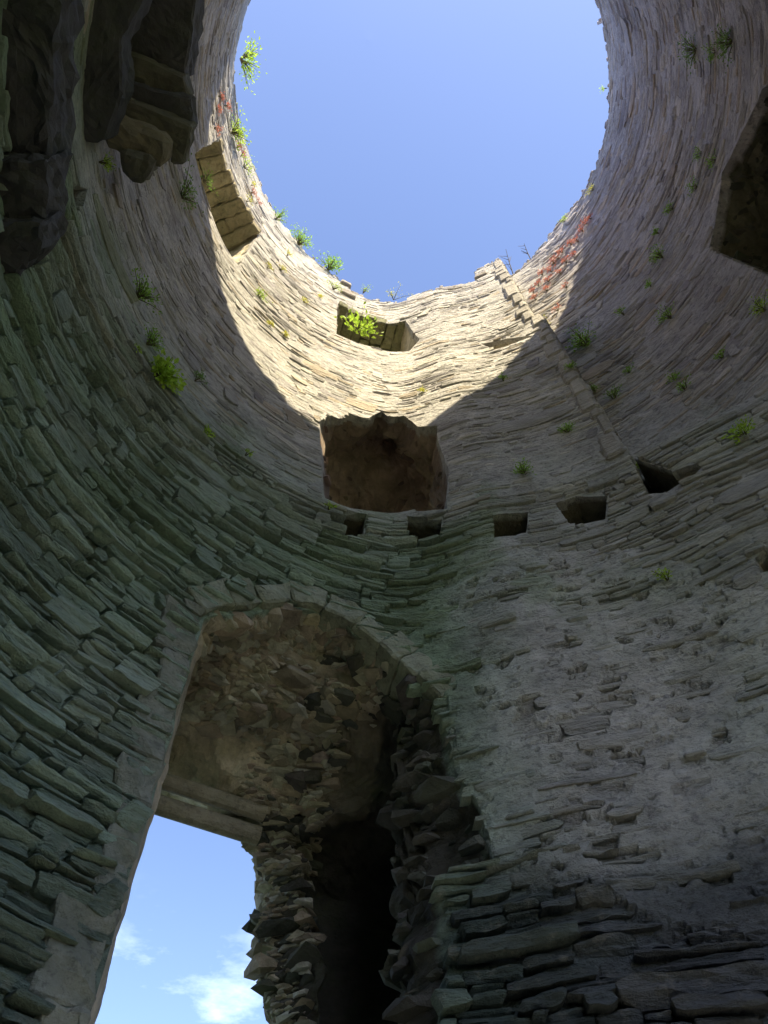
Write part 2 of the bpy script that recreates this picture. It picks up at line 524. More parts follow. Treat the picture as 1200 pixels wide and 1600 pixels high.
def make_cutter(sections, amp, seed, freq=2.5, step=0.055, quiet=()):
    """sections = [(r, polygon of control points (deg, z))...]: a rough-walled tunnel into the wall"""
    # every section shares the same control count: resample each segment by the same number of points
    ncp = len(sections[0][1])
    ks = []
    for i in range(ncp):
        L = max(math.hypot((s[1][(i + 1) % ncp][0] - s[1][i][0]) * D2R * s[0], s[1][(i + 1) % ncp][1] - s[1][i][1]) for s in sections)
        ks.append(max(1, int(round(L / step))))

    def rs(poly):
        o = []
        for i in range(ncp):
            a, b = np.array(poly[i]), np.array(poly[(i + 1) % ncp])
            for q in range(ks[i]):
                o.append(a + (b - a) * q / ks[i])
        return np.array(o)
    ss = [(r, rs(p)) for r, p in sections]
    qw = np.array([0.12 if i in quiet else 1.0 for i in range(ncp)])
    qv = np.concatenate([qw[i] + (qw[(i + 1) % ncp] - qw[i]) * np.arange(ks[i]) / ks[i] for i in range(ncp)])
    rings = []
    for (ra, pa), (rb, pb) in zip(ss[:-1], ss[1:]):
        k = max(1, int(round(abs(rb - ra) / 0.06)))
        for q in range(k):
            t = q / k
            rings.append((ra + (rb - ra) * t, pa + (pb - pa) * t))
    rings.append(ss[-1])
    V = []
    for r, p in rings:
        m = len(p)
        s = p[:, 0] * D2R * r
        ds = np.roll(s, -1) - np.roll(s, 1); dz = np.roll(p[:, 1], -1) - np.roll(p[:, 1], 1)
        L = np.hypot(ds, dz) + 1e-9
        area = 0.5 * np.sum(s * np.roll(p[:, 1], -1) - np.roll(s, -1) * p[:, 1])
        sg = 1 if area > 0 else -1
        nx, nz = dz / L * sg, -ds / L * sg
        w = fbm(s * freq + seed, p[:, 1] * freq, r * freq, 5, 0.62) * amp * 1.25
        w = w * sstep(r, R_IN - 0.1, R_IN + 0.25) + 0.25 * w
        # slab edges: stepped strata
        w = w + 0.45 * amp * vnoise(s * 1.5 + seed, p[:, 1] * 9, r * 2.0) * sstep(r, R_IN, R_IN + 0.3)
        w = w * qv
        th = (s + nx * w) / r * R2D
        V.append(xyz(th, r + 0.3 * amp * vnoise(s * 4, p[:, 1] * 4, r * 5.0), p[:, 1] + nz * w))
    m = len(rings[0][1]); V = np.vstack(V); k = len(rings)
    a = np.arange(m); b = (a + 1) % m
    F = [np.stack([a + i * m, b + i * m, b + (i + 1) * m, a + (i + 1) * m], -1) for i in range(k - 1)]
    F = np.concatenate(F)
    bm = bmesh.new()
    vs = [bm.verts.new(v) for v in V]
    for f in F:
        bm.faces.new([vs[i] for i in f])
    bm.faces.new([vs[i] for i in range(m)][::-1])
    bm.faces.new([vs[i] for i in range((k - 1) * m, k * m)])
    bmesh.ops.recalc_face_normals(bm, faces=bm.faces)
    bmesh.ops.triangulate(bm, faces=[f for f in bm.faces if len(f.verts) > 4])
    me = bpy.data.meshes.new('cutter'); bm.to_mesh(me); bm.free()
    o = bpy.data.objects.new('cutter', me)
    COL.objects.link(o)
    return o


def scaled(poly, fth=1.0, dz_top=0.0, dth=0.0, fz=1.0):
    p = np.array(poly, float).copy()
    c = p[:, 0].mean(); z0, z1 = p[:, 1].min(), p[:, 1].max()
    t = (p[:, 1] - z0) / (z1 - z0)
    p[:, 0] = c + (p[:, 0] - c) * fth + dth
    p[:, 1] = z0 + (z1 - z0) * t * fz + dz_top * t
    return p


cutters = []
# --- doorway embrasure.  control points: left bottom, 9 arch points, 10 right points, right bottom


def door_section(r, left, arch_th0, arch_th1, ztop_l, ztop_r, right_top, right_bot, z0):
    n_a, n_r = len(arch), len(door_r)
    a_t = np.linspace(0, 1, n_a)
    th = arch_th0 + (arch_th1 - arch_th0) * a_t
    z = ztop_l + (ztop_r - ztop_l) * a_t
    pts = [(left, z0)] + [(t, zz) for t, zz in zip(th, z)]
    zr = np.linspace(ztop_r - 0.15, z0 + 0.4, n_r)
    tr = np.linspace(right_top, right_bot, n_r)
    pts += list(zip(tr, zr)) + [(right_bot, z0)]
    return np.array(pts)


d0 = DOOR.copy()
d_in = DOOR.copy()                               # the passage narrows behind the broken right edge
d_ring = DOOR.copy(); d_ring[0:2, 0] += 3.6; d_ring[2:10, 0] += np.linspace(2.4, -0.3, 8); d_ring[2:10, 1] += 0.02
d_ring[10:, 0] = np.minimum(d_ring[10:, 0] - 3.0, -11.0)
d_vault0 = door_section(4.05, -39.5, -40.2, -12, 6.62, 6.45, -11.8, -13.0, 2.3)
d_vault1 = door_section(4.7, -37.2, -37.6, -14, 6.50, 6.15, -13.2, -13.0, 2.3)
d_vault2 = door_section(5.35, -35.3, -36.0, -21.5, 6.30, 6.0, -20.5, -13.5, 2.3)
d_win = door_section(5.6, -35.0, -35.4, -25.2, 6.32, 6.1, -23.2, -15.6, 2.3)
d_out = door_section(7.0, -33.8, -34.0, -23.8, 6.85, 6.8, -21.6, -14.4, 2.3)
cutters.append(make_cutter([(2.6, d0), (3.45, d0), (3.95, d_ring), (4.08, d_vault0), (4.7, d_vault1), (5.35, d_vault2), (5.6, d_win), (7.0, d_out)], 0.13, 3.0, quiet=(0, 1)))
# mural passage leaving the embrasure to the right
pas = lambda b0, m0, t0, t1, z1: np.array([(b0, 2.0), (m0, 4.3), (t0, z1), ((t0 + t1) / 2, z1 + 0.12), (t1, z1 - 0.1), (t1, 2.0)])
cutters.append(make_cutter([(4.30, pas(-14.5, -15, -16.5, 9, 5.6)), (4.8, pas(-16.5, -18, -21, 13, 5.95)), (5.3, pas(-15.5, -16.6, -21.8, 15, 5.95)),
                            (5.95, pas(-14.8, -15.8, -20.6, 15, 5.7))], 0.10, 11.0))
# --- middle window: ragged soffit, splayed left jamb
m1 = scaled(MIDW, 1.0, 0.04)
m1[[0, 1], 0] += [3.6, 2.6]; m1[-1, 0] += 3.6
m2 = m1.copy(); m2[0:10, 1] += [0.02, 0.05, 0.1, 0.05, 0.12, 0.35, 0.6, 0.65, 0.5, 0.1]; m2[0, 0] += 1.4; m2[-1, 0] += 1.4
m3 = m2.copy(); m3[0:10, 1] -= [0.3, 0.3, 0.35, 0.35, 0.5, 0.75, 0.95, 0.9, 0.7, 0.35]
m4 = m3.copy(); m4[0:10, 1] -= 0.3; m4[:, 0] = m4[:, 0] * 0.9 - 1.6
cutters.append(make_cutter([(2.6, MIDW), (3.47, MIDW), (3.8, m1), (4.15, m2), (4.7, m3), (5.3, m4), (7.0, m4)], 0.13, 23.0, quiet=(0, 16)))
# --- top window, left lintel window, right window
t1_ = scaled(TOPW, 0.96, 0.12)
cutters.append(make_cutter([(2.9, TOPW), (3.48, TOPW), (3.6, t1_), (5.1, scaled(TOPW, 0.8, 0.12)), (7.0, scaled(TOPW, 0.6, 0.0))], 0.04, 31.0))
s1_ = scaled(SLABW, 0.99, 0.12)
cutters.append(make_cutter([(2.9, SLABW), (3.48, SLABW), (3.56, s1_), (5.2, scaled(SLABW, 0.85, 0.12)), (7.0, scaled(SLABW, 0.6, 0.0))], 0.04, 37.0))
cutters.append(make_cutter([(2.9, RW), (3.48, RW), (4.4, scaled(RW, 0.9, -0.1)), (5.3, scaled(RW, 0.7, -0.35))], 0.09, 41.0, quiet=(6, 7, 8)))
# --- unseen breach behind the viewer, added to bring daylight to the lower walls
cutters.append(make_cutter([(2.5, LIGHT_BREACH), (3.5, LIGHT_BREACH), (7.0, scaled(LIGHT_BREACH, 1.08))], 0.12, 45.0, step=0.15))
for i, h in enumerate(HOLES):
    cutters.append(make_cutter([(2.9, h), (3.45, h), (4.35, scaled(h, 1.0))], 0.03 if i in (1, 2, 3) else 0.012, 50.0 + i, step=0.05))

for c in cutters:
    md = core.modifiers.new('cut', 'BOOLEAN')
    md.operation = 'DIFFERENCE'; md.object = c; md.solver = 'MANIFOLD'
dg = bpy.context.evaluated_depsgraph_get()
cut_me = bpy.data.meshes.new_from_object(core.evaluated_get(dg))
core.modifiers.clear()
core.data = cut_me
cut_me.name = 'wall'
for c in cutters:
    cm = c.data
    bpy.data.objects.remove(c); bpy.data.meshes.remove(cm)
print('core polys', len(core_me.polygons), '->', len(cut_me.polygons))
if len(cut_me.materials) == 0:
    for m in (M_MORTAR, M_RUBBLE, M_BROWN, M_DRESSED):
        cut_me.materials.append(m)
nv, npoly = len(cut_me.vertices), len(cut_me.polygons)
vc = np.empty(nv * 3, np.float32); cut_me.vertices.foreach_get('co', vc); vc = vc.reshape(-1, 3).astype(float)
pc = np.empty(npoly * 3, np.float32); cut_me.polygons.foreach_get('center', pc); pc = pc.reshape(-1, 3)


def thr(v):
    return np.degrees(np.arctan2(v[:, 0], v[:, 1])), np.hypot(v[:, 0], v[:, 1]), v[:, 2]


pt, pr, pz = thr(pc)
deep = (pr > R_IN - proj(pt, pz) + 0.13) & (pr < R_OUT - 0.01) & (pz < rim(pt) - 0.3)
mi = np.zeros(npoly, np.int32)
mi[deep] = 1
mi[deep & (pz > 8.7) & (pz < 12.2) & (pt > -34) & (pt < 2)] = 2
cut_me.polygons.foreach_set('material_index', mi)
cut_me.polygons.foreach_set('use_smooth', np.zeros(npoly, bool))
vt, vr, vz = thr(vc)
ct = masonry_tint(vt, vz, np.full((nv, 3), 0.5), mortar=True)
dv = vr > R_IN - proj(vt, vz) + 0.11
nn = fbm(vc[:, 0] * 1.4, vc[:, 1] * 1.4, vc[:, 2] * 1.4, 4)
rub = np.array([0.50, 0.45, 0.345]) * (1 + 0.45 * nn[:, None])
brn = np.array([0.26, 0.205, 0.165]) * (1 + 0.6 * nn[:, None])
is_b = ((vz > 8.7) & (vz < 12.2) & (vt > -34) & (vt < 2))[:, None]
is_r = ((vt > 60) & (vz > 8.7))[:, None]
rub = np.where(is_r, rub * 0.25, rub)  # shade inside the right window recess, put into its colour
rub = np.where(((vz > 8.05) & (vz < 9.2) & (vt > -26) & (vt < 60) & ~((vt > -33) & (vt < -3) & (vz > 8.75)))[:, None], rub * 0.3, rub)     # beam sockets, with their shade painted in
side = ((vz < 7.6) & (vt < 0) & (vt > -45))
rub = rub * (1 - (0.62 * sstep(vt + 2.5 * nn, -27, -17) * side)[:, None])       # painted shade over the unlit right half of the vault
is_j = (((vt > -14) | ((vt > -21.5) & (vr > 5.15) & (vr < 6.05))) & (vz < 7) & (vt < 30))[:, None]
rub = np.where(is_j, rub * np.array([0.42, 0.45, 0.50]), rub)  # shade of the side passage and broken right jamb, put into the colour
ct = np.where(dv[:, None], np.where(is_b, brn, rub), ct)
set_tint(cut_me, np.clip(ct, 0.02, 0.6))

# ------------------------------------------------------------------ facing stones, laid course by course
ARIS = lambda z: 29.6 if z > 13.45 else 31.6
stones = []      # s0,s1 (deg), z0,z1, proud, near
SMP = np.arange(-180, 180, 0.25)
zc = 2.2
zf = np.full(len(SMP), 2.2)
while zf.min() < 18.6:
    zc = float(zf.mean())
    near = zc < 8.6
    h = float(rng.uniform(0.038, 0.098)) if near else float(rng.uniform(0.042, 0.105))
    if rng.random() < 0.12:
        h *= 1.35
    hv = h * (1 + 0.24 * fbm(SMP * 0.09, zc * 3.0, 2.2, 3))      # courses swell, pinch and wander
    zw = zf.copy()
    zm = zw + hv / 2
    blocked = zm + h * 0.2 > rim(SMP) + 0.02
    for pg in OPEN:
        if pg[:, 1].min() - 0.3 < zc < pg[:, 1].max() + 0.3:
            blocked |= in_poly(SMP, zm, pg) | in_poly(SMP, zm + 0.35 * h, pg) | in_poly(SMP, zm - 0.35 * h, pg)
    ar = ARIS(zc) if zc > LEDGE else 999
    i = 0
    free = ~blocked
    edges = np.flatnonzero(np.diff(np.concatenate([[0], free.astype(int), [0]])))
    for a, b in edges.reshape(-1, 2):
        t0, t1 = SMP[a], (SMP[b - 1] + 0.25)
        parts = [(t0, t1)]
        if t0 < ar < t1:
            parts = [(t0, ar + 0.15), (ar + 0.4, t1)]
        for u0, u1 in parts:
            t = u0 + rng.uniform(0, 0.2)
            if -15 < u0 < -2 and zc < 6.1:          # broken ends stand out into the doorway
                t -= rng.uniform(0.0, 2.2)
            while t < u1 - 0.6:
                L = float(np.clip(rng.lognormal(math.log(0.27 if near else 0.24), 0.6), 0.08, 1.2)) / R_IN * R2D
                e = min(t + L, u1 + rng.uniform(-0.1, 0.25))
                if u1 - e < 1.2:
                    e = u1 + rng.uniform(-0.1, 0.25)
                zz = float(np.interp((t + e) / 2, SMP, zw))
                hh = float(np.interp((t + e) / 2, SMP, hv))
                if rng.random() < (0.035 if near else 0.07):                   # a block that takes up two courses
                    stones.append((t, e, zz, zz + hh * rng.uniform(1.7, 2.3)))
                elif rng.random() < (0.6 if near and t < -15 else 0.34) and hh > (0.06 if near else 0.075):      # two thin slates instead of one
                    f = rng.uniform(0.35, 0.65)
                    stones.append((t, e, zz, zz + hh * f - 0.006)); stones.append((t, e, zz + hh * f + 0.004, zz + hh))
                else:
                    stones.append((t, e, zz, zz + hh * (rng.uniform(0.62, 1.05) if near else rng.uniform(0.9, 1.08))))
                gap = rng.uniform(0.006, 0.02) / R_IN * R2D
                t = e + gap
    zf = zf + hv + rng.uniform(0.006, 0.014)
    zf = zf - 0.12 * (zf - zf.mean() - 0.10 * fbm(SMP * 0.03, zf.mean() * 0.25, 6.0, 2))
S = np.array(stones)
nS = len(S)
smid, zmid = (S[:, 0] + S[:, 1]) / 2, (S[:, 2] + S[:, 3]) / 2
s_mask = render_mask(smid, zmid)
proud = rng.normal(0.010, 1.0, nS) * np.where(zmid > 8.6, 0.0065, 0.015) + 0.010 + np.where(S[:, 3] - S[:, 2] > 0.15, 0.012, 0) + 0.012 * fbm(smid * 0.12, zmid * 1.2, 31.0, 3)
rough_zone = (zmid < 8.4) & (smid < -5)
proud = proud + np.where(rough_zone, rng.normal(0.006, 0.026, nS), 0)
ruin_zone = (zmid < 4.5) & (smid > -14)
proud = proud + np.where(ruin_zone, rng.normal(0.0, 0.028, nS), 0)
proud = np.where(s_mask > 0.5, rng.normal(-0.016, 0.021, nS), proud)
proud = np.clip(proud, -0.05, 0.075)
keep = ~((s_mask > 0.5) & (proud < -0.025))
S, smid, zmid, proud = S[keep], smid[keep], zmid[keep], proud[keep]
nS = len(S)
rnd = rng.random((nS, 3))
print('stones', nS, 'low', int((zmid < 8.9).sum()))


def stone_block(idx, nu, nv_):
    """vertices of the stones idx: a rough front grid plus a rim going back into the wall"""
    n = len(idx)
    u, v = np.meshgrid(np.linspace(0, 1, nu + 1), np.linspace(0, 1, nv_ + 1), indexing='ij')
    u = u.ravel(); v = v.ravel(); m = len(u)
    t0, t1, z0, z1 = (S[idx, k][:, None] for k in range(4))
    sd = rng.random((n, 1)) * 100
    q = rng.random((n, 12, 1))
    uu = 2 * u[None] - 1; vv = 2 * v[None] - 1
    W = (t1 - t0) * D2R * R_IN; H = z1 - z0
    # outline: corners knocked off, ends slanted, edges uneven
    cl = 0.10 + 0.5 * q[:, 0] ** 2; cr = 0.10 + 0.5 * q[:, 1] ** 2
    e1 = np.clip((np.abs(uu) - 1 + H / W * 0.9) / (H / W * 0.9), 0, 1) ** 2
    vv2 = vv * (1 - e1 * np.where(uu < 0, cl, cr))
    vv2 = vv2 + 0.13 * vnoise(uu * W * 3.0 + sd, vv * 0.7, sd) + 0.09 * vnoise(uu * W * 9.0 + sd, vv * 0.7, sd + 3)
    vv2 = vv2 + np.where(((zmid[idx] < 4.5) & (smid[idx] > -14))[:, None], 0.35, 0.0) * vnoise(uu * W * 5.0 + sd, vv * 0.9, sd + 5)
    slant = (q[:, 2] - 0.5) * 0.8 * H / W
    uu2 = uu + slant * vv * np.abs(uu) + 0.22 * H / W * vnoise(vv * 1.6 + sd, uu * 0.7, sd + 9)
    tt = (t0 + t1) / 2 + uu2 * (t1 - t0) / 2
    tlt = rng.normal(0, 1, (n, 1)) * np.where(zmid[idx] < 8.4, 0.032, 0.015)[:, None]
    zz = (z0 + z1) / 2 + vv2 * H / 2 + tlt * uu * np.minimum(W, 0.5) / 2
    ed = np.maximum(np.abs(vv) ** 4, np.clip((np.abs(uu) - 1 + 0.35 * H / W) / (0.35 * H / W), 0, 1) ** 2)
    rough = np.where((zmid[idx] < 8.4) & (smid[idx] < -5), 1.6, np.where((zmid[idx] < 4.5) & (smid[idx] > -14), 2.4, 0.5))[:, None]
    d = proud[idx][:, None] - 0.013 * ed * (0.3 + 1.1 * q[:, 3]) + (q[:, 4] - 0.5) * 0.030 * rough * vv + (q[:, 5] - 0.5) * 0.05 * np.minimum(W, 0.6) * uu
    sm = tt * D2R * R_IN
    d = d + 0.019 * rough * fbm(sm * 5 + sd, zz * 14, sd, 4, 0.65)
    d = d + 0.011 * rough * vnoise(sm * 2.5 + sd, zz * 42, sd)                    # split bedding planes
    # hold every stone to the step of the projecting bay
    tc = np.repeat(smid[idx][:, None], m, 1)
    zcn = np.repeat(zmid[idx][:, None], m, 1)
    side = np.where(zcn > 13.45, 29.6, 31.6)
    tp = np.where(tc < side, np.minimum(tt, side - 0.05), np.maximum(tt, side + 0.05))
    r = R_IN - proj(tp, zcn) + wobble(tt, zz) - d
    fr = np.stack([r * np.sin(tt * D2R), r * np.cos(tt * D2R), zz], -1)
    g = np.arange(m).reshape(nu + 1, nv_ + 1)
    ring = np.concatenate([g[:, 0], g[-1, 1:], g[-2::-1, -1], g[0, -2:0:-1]])
    rb = r[:, ring] + 0.11
    bk = np.stack([rb * np.sin(tt[:, ring] * D2R), rb * np.cos(tt[:, ring] * D2R), zz[:, ring]], -1)
    Vv = np.concatenate([fr, bk], 1)
    F = [g[:-1, :-1].ravel(), g[1:, :-1].ravel(), g[1:, 1:].ravel(), g[:-1, 1:].ravel()]
    F = np.stack(F, -1)[:, ::-1]
    kr = len(ring); a = np.arange(kr); b = (a + 1) % kr
    F2 = np.stack([ring[a], ring[b], m + b, m + a], -1)
    F = np.concatenate([F, F2])
    # tint with some change inside each stone
    base = masonry_tint(smid[idx], zmid[idx], rnd[idx])
    tv = np.repeat(base[:, None], Vv.shape[1], 1)
    return Vv, F, tv


near_i = np.flatnonzero((zmid < 8.9) & (smid > -105) & (smid < 75))
far_i = np.setdiff1d(np.arange(nS), near_i)
# the largest stones in the picture are parts of their own
pos = xyz(smid, R_IN - proj(smid, zmid), zmid)
rel_ = pos - CAM
dep = rel_ @ AX_F
px_ = 600 + FPX * (rel_ @ AX_R) / dep; py_ = 800 - FPX * (rel_ @ AX_U) / dep
dist = np.linalg.norm(rel_, axis=1)
nrm = -xyz(smid, 1.0, np.zeros(nS)); cosv = np.abs(np.sum(nrm * rel_, 1)) / dist
area = (S[:, 1] - S[:, 0]) * D2R * R_IN * (S[:, 3] - S[:, 2]) * cosv / dist ** 2
vis = (dep > 0) & (px_ > 10) & (px_ < 1190) & (py_ > 10) & (py_ < 1590) & (proud > -0.005)
score = np.where(vis, area, 0)
big = np.zeros(nS, bool)
big[np.argsort(-score)[:300]] = True
allV, allF, allT, off = [], [], [], 0
single = 0
for idx, nu, nvv in ((near_i, 11, 4), (far_i, 6, 3)):
    Vv, F, tv = stone_block(idx, nu, nvv)
    isb = big[idx]
    for k in np.flatnonzero(isb):
        me = new_mesh('stone', Vv[k], F.ravel(), np.full(len(F), 4), [M_STONE], tv[k])
        link('stone', me, core)
    Vr, Tr = Vv[~isb], tv[~isb]
    n, m = Vr.shape[:2]
    allV.append(Vr.reshape(-1, 3)); allT.append(Tr.reshape(-1, 3))
    allF.append((F[None] + (np.arange(n) * m)[:, None, None] + off).reshape(-1, 4)); off += n * m
F = np.concatenate(allF)
me = new_mesh('stonework', np.vstack(allV), F.ravel(), np.full(len(F), 4), [M_STONE], np.vstack(allT))
link('stonework', me, core, kind='stuff')
print('stonework quads', len(F))


# ------------------------------------------------------------------ single shaped blocks (arch stones, slabs, corbels)
def block(name, ring_lo, ring_hi, mat, tint, parent, bevel=0.02, rough=0.012, cuts=2, seed=0.0, freq=5.0):
    """prism between two matching rings of points, edges worn, faces uneven"""
    bm = bmesh.new()
    a = [bm.verts.new(p) for p in ring_lo]; b = [bm.verts.new(p) for p in ring_hi]
    n = len(a)
    bm.faces.new(a); bm.faces.new(b[::-1])
    for i in range(n):
        bm.faces.new([a[i], b[i], b[(i + 1) % n], a[(i + 1) % n]])
    bmesh.ops.recalc_face_normals(bm, faces=bm.faces)
    if bevel:
        bmesh.ops.bevel(bm, geom=list(bm.edges), offset=bevel, segments=1, affect='EDGES', clamp_overlap=True)
    bmesh.ops.triangulate(bm, faces=[f for f in bm.faces if len(f.verts) > 4])
    for _ in range(cuts):
        es = [e for e in bm.edges if e.calc_length() > 0.09]
        if es:
            bmesh.ops.subdivide_edges(bm, edges=es, cuts=1, use_grid_fill=True)
    bm.normal_update()
    if rough:
        vs = list(bm.verts)
        c = np.array([v.co[:] for v in vs]); nm = np.array([v.normal[:] for v in vs])
        w = fbm(c[:, 0] * freq + seed, c[:, 1] * freq, c[:, 2] * freq * 1.5, 3, 0.6) * rough * 1.8
        c = c + nm * w[:, None]
        for v, p in zip(vs, c):
            v.co = p
    me = bpy.data.meshes.new(name); bm.to_mesh(me); bm.free()
    me.materials.append(mat)
    nn_ = len(me.vertices)
    set_tint(me, np.repeat(np.array(tint)[None], nn_, 0))
    return link(name, me, parent)


def wall_block(name, poly, r0, r1, mat, tint, parent, **kw):
    p = np.array(poly)
    return block(name, xyz(p[:, 0], r0, p[:, 1]), xyz(p[:, 0], r1, p[:, 1]), mat, tint, parent, **kw)


# arch stones round the doorway head
def arc_pts(curve, k):
    s = np.concatenate([[0], np.cumsum(np.hypot(np.diff(curve[:, 0]) * D2R * R_IN, np.diff(curve[:, 1])))])
    t = np.linspace(0, s[-1], k)
    return np.stack([np.interp(t, s, curve[:, 0]), np.interp(t, s, curve[:, 1])], -1), s[-1]


fine, tot = arc_pts(arch, 200)
tan = np.gradient(fine, axis=0); tm = np.stack([tan[:, 0] * D2R * R_IN, tan[:, 1]], -1); tm /= np.linalg.norm(tm, axis=1)[:, None]
nrm2 = np.stack([-tm[:, 1], tm[:, 0]], -1)
cuts_ = [0, 0.135, 0.255, 0.375, 0.49, 0.60, 0.715, 0.80, 0.885, 1.0]
for k in range(9):
    i0, i1 = int(cuts_[k] * 199), int(cuts_[k + 1] * 199)
    ii = np.linspace(i0, i1 - 0.5, 4).astype(int)
    wdt = 0.235 + 0.05 * math.sin(k * 2.3)
    inn = fine[ii] + np.stack([nrm2[ii, 0] / R_IN * R2D, nrm2[ii, 1]], -1) * -0.01
    out = fine[ii] + np.stack([nrm2[ii, 0] / R_IN * R2D, nrm2[ii, 1]], -1) * wdt
    pg = np.vstack([inn, out[::-1]])
    pr_ = float(proj(pg[:, 0].mean(), 6.0))
    g = 0.9 + 0.25 * rng.random()
    wall_block('arch_stone', pg, R_IN - pr_ - 0.022 - 0.010 * rng.random(), R_IN + 0.42, M_DRESSED, np.array([0.31, 0.34, 0.26]) * g, tower, bevel=0.014, rough=0.026, cuts=4, seed=k)
# dressed quoins of the left jamb
z = DOOR_Z0
lt = arch[0][0]
k = 0
while z < arch[0][1] - 0.05:
    h = [0.55, 0.34, 0.47, 0.62, 0.3][k % 5]
    z1 = min(z + h, arch[0][1] + 0.02)
    wd = [4.6, 3.4, 5.2, 3.0, 4.2][k % 5]
    pg = np.array([(lt + 0.15, z + 0.003), (lt + 0.15, z1 - 0.003), (lt - wd, z1 - 0.003), (lt - wd + 0.5, z + 0.003)])
    wall_block('jamb_stone', pg, R_IN - 0.018 - 0.012 * rng.random(), R_IN + 0.3, M_DRESSED, np.array([0.27, 0.29, 0.24]) * (0.85 + 0.3 * rng.random()), tower, bevel=0.012, rough=0.03, cuts=4, seed=20 + k)
    z = z1; k += 1


# long edge stones of the projecting bay
z = 8.72
k = 0
while z < 16.9:
    h = float(rng.uniform(0.18, 0.5)); z1 = min(z + h, float(rim(29.0)) - 0.05)
    if z < 13.45 < z1:
        z1 = 13.45
    ea = ARIS((z + z1) / 2); wd = float(rng.uniform(2.2, 5.0))
    pg = np.array([(ea - wd, z + 0.004), (ea + 0.12, z + 0.004), (ea + 0.12, z1 - 0.004), (ea - wd + 0.4, z1 - 0.004)])
    wall_block('quoin_stone', pg, R_IN - 0.36 - 0.045 - 0.012 * rng.random(), R_IN + 0.05, M_STONE, np.array([0.42, 0.40, 0.36]) * (0.85 + 0.25 * rng.random()), tower, bevel=0.035, rough=0.014, cuts=3, seed=60 + k)
    z = z1; k += 1
    if z1 - z > 0 or h < 0.01 or z >= float(rim(29.0)) - 0.1:
        break


# soffit slabs: flat arches of slabs set side by side
def soffit(t0, t1, n, z, r0, r1, tint, lift=0.0, jag=0.09, th_narrow=0.86, drop=0.0):
    e = np.linspace(t0, t1, n + 1) + np.concatenate([[0], rng.uniform(-0.4, 0.4, n - 1), [0]])
    cm = (t0 + t1) / 2
    for k in range(n):
        a, b = e[k] + 0.10, e[k + 1] - 0.10
        ra = r0 - rng.uniform(0, jag)
        zz = z + rng.uniform(-0.012, 0.012)
        aa, bb = cm + (a - cm) * th_narrow, cm + (b - cm) * th_narrow
        lo = np.vstack([xyz(a, ra, zz), xyz(b, ra, zz), xyz(bb, r1, zz - drop), xyz(aa, r1, zz - drop)])
        hi = lo + np.array([0, 0, 0.20])
        f = rng.uniform(0.25, 0.75)
        for q0, q1 in ((0, f - 0.006), (f + 0.006, 1)):
            l2 = np.vstack([lo[0] + (lo[3] - lo[0]) * q0, lo[1] + (lo[2] - lo[1]) * q0, lo[1] + (lo[2] - lo[1]) * q1, lo[0] + (lo[3] - lo[0]) * q1])
            l2[:, 2] += rng.uniform(-0.012, 0.012)
            block('soffit_slab', l2, l2 + np.array([0, 0, 0.2]), M_DRESSED, np.array(tint) * (0.8 + 0.45 * rng.random()), tower, bevel=0.022, rough=0.022, cuts=4, seed=k * 3.1 + q0, freq=7.0)


soffit(-29.2, -7.2, 7, 15.47, 3.50, 4.9, (0.20, 0.20, 0.125))
soffit(-86.9, -60.3, 7, 15.42, 3.50, 4.9, (0.34, 0.30, 0.20), drop=0.0)

# moulded lintel bars across the outer light of the doorway
for k, (z_, r_, rad) in enumerate([(5.82, 5.40, 0.085), (5.97, 5.28, 0.075)]):
    a = xyz(-38.5, r_, z_); b = xyz(-24.0, r_ + 0.02, z_ + 0.02)
    d = (b - a) / np.linalg.norm(b - a)
    n1 = np.cross(d, [0, 0, 1]); n1 /= np.linalg.norm(n1); n2 = np.cross(n1, d)
    an = np.linspace(0, 2 * math.pi, 12, endpoint=False)
    ring = np.array([math.cos(t) * n1 + math.sin(t) * n2 for t in an]) * rad
    block('lintel_bar', a + ring, b + ring, M_DRESSED, (0.36, 0.33, 0.24), tower, bevel=0, rough=0.004, cuts=2)


# the two corbelled masses high on the left: outlines of their undersides, each at its own level
def under(name, pts, z, h, tint, wall_r=3.62, bevel=0.02, rough=0.02, grow=0.0, seed=0.0):
    lo = np.array([at_z(x, y, z) for x, y in pts])
    rr_ = np.hypot(lo[:, 0], lo[:, 1]); f = np.minimum(1, wall_r / rr_)[:, None]
    lo[:, :2] *= f
    hi = lo.copy(); hi[:, 2] += h
    if grow:
        c = lo.mean(0); hi[:, :2] = c[:2] + (hi[:, :2] - c[:2]) * (1 + grow)
    return block(name, lo, hi, M_DARK, tint, tower, bevel=bevel, rough=rough, cuts=5, seed=seed, freq=12.0)


DK = (0.07, 0.07, 0.075)  # near-black: shade of the undersides put into the stone colour
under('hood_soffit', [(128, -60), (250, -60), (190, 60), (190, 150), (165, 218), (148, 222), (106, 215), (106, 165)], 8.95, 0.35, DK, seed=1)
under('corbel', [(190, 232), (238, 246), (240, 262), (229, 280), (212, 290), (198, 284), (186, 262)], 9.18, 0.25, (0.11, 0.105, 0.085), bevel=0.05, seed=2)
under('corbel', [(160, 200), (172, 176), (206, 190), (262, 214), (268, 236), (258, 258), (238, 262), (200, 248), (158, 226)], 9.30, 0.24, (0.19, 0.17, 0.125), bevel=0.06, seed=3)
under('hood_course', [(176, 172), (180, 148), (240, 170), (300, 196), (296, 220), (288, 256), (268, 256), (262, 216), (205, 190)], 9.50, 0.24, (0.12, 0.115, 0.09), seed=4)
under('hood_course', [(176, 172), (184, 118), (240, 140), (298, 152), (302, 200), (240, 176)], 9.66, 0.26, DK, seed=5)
under('hood_course', [(184, 118), (190, 78), (240, 96), (288, 120), (296, 152), (240, 146)], 9.80, 0.30, (0.11, 0.105, 0.085), seed=6)
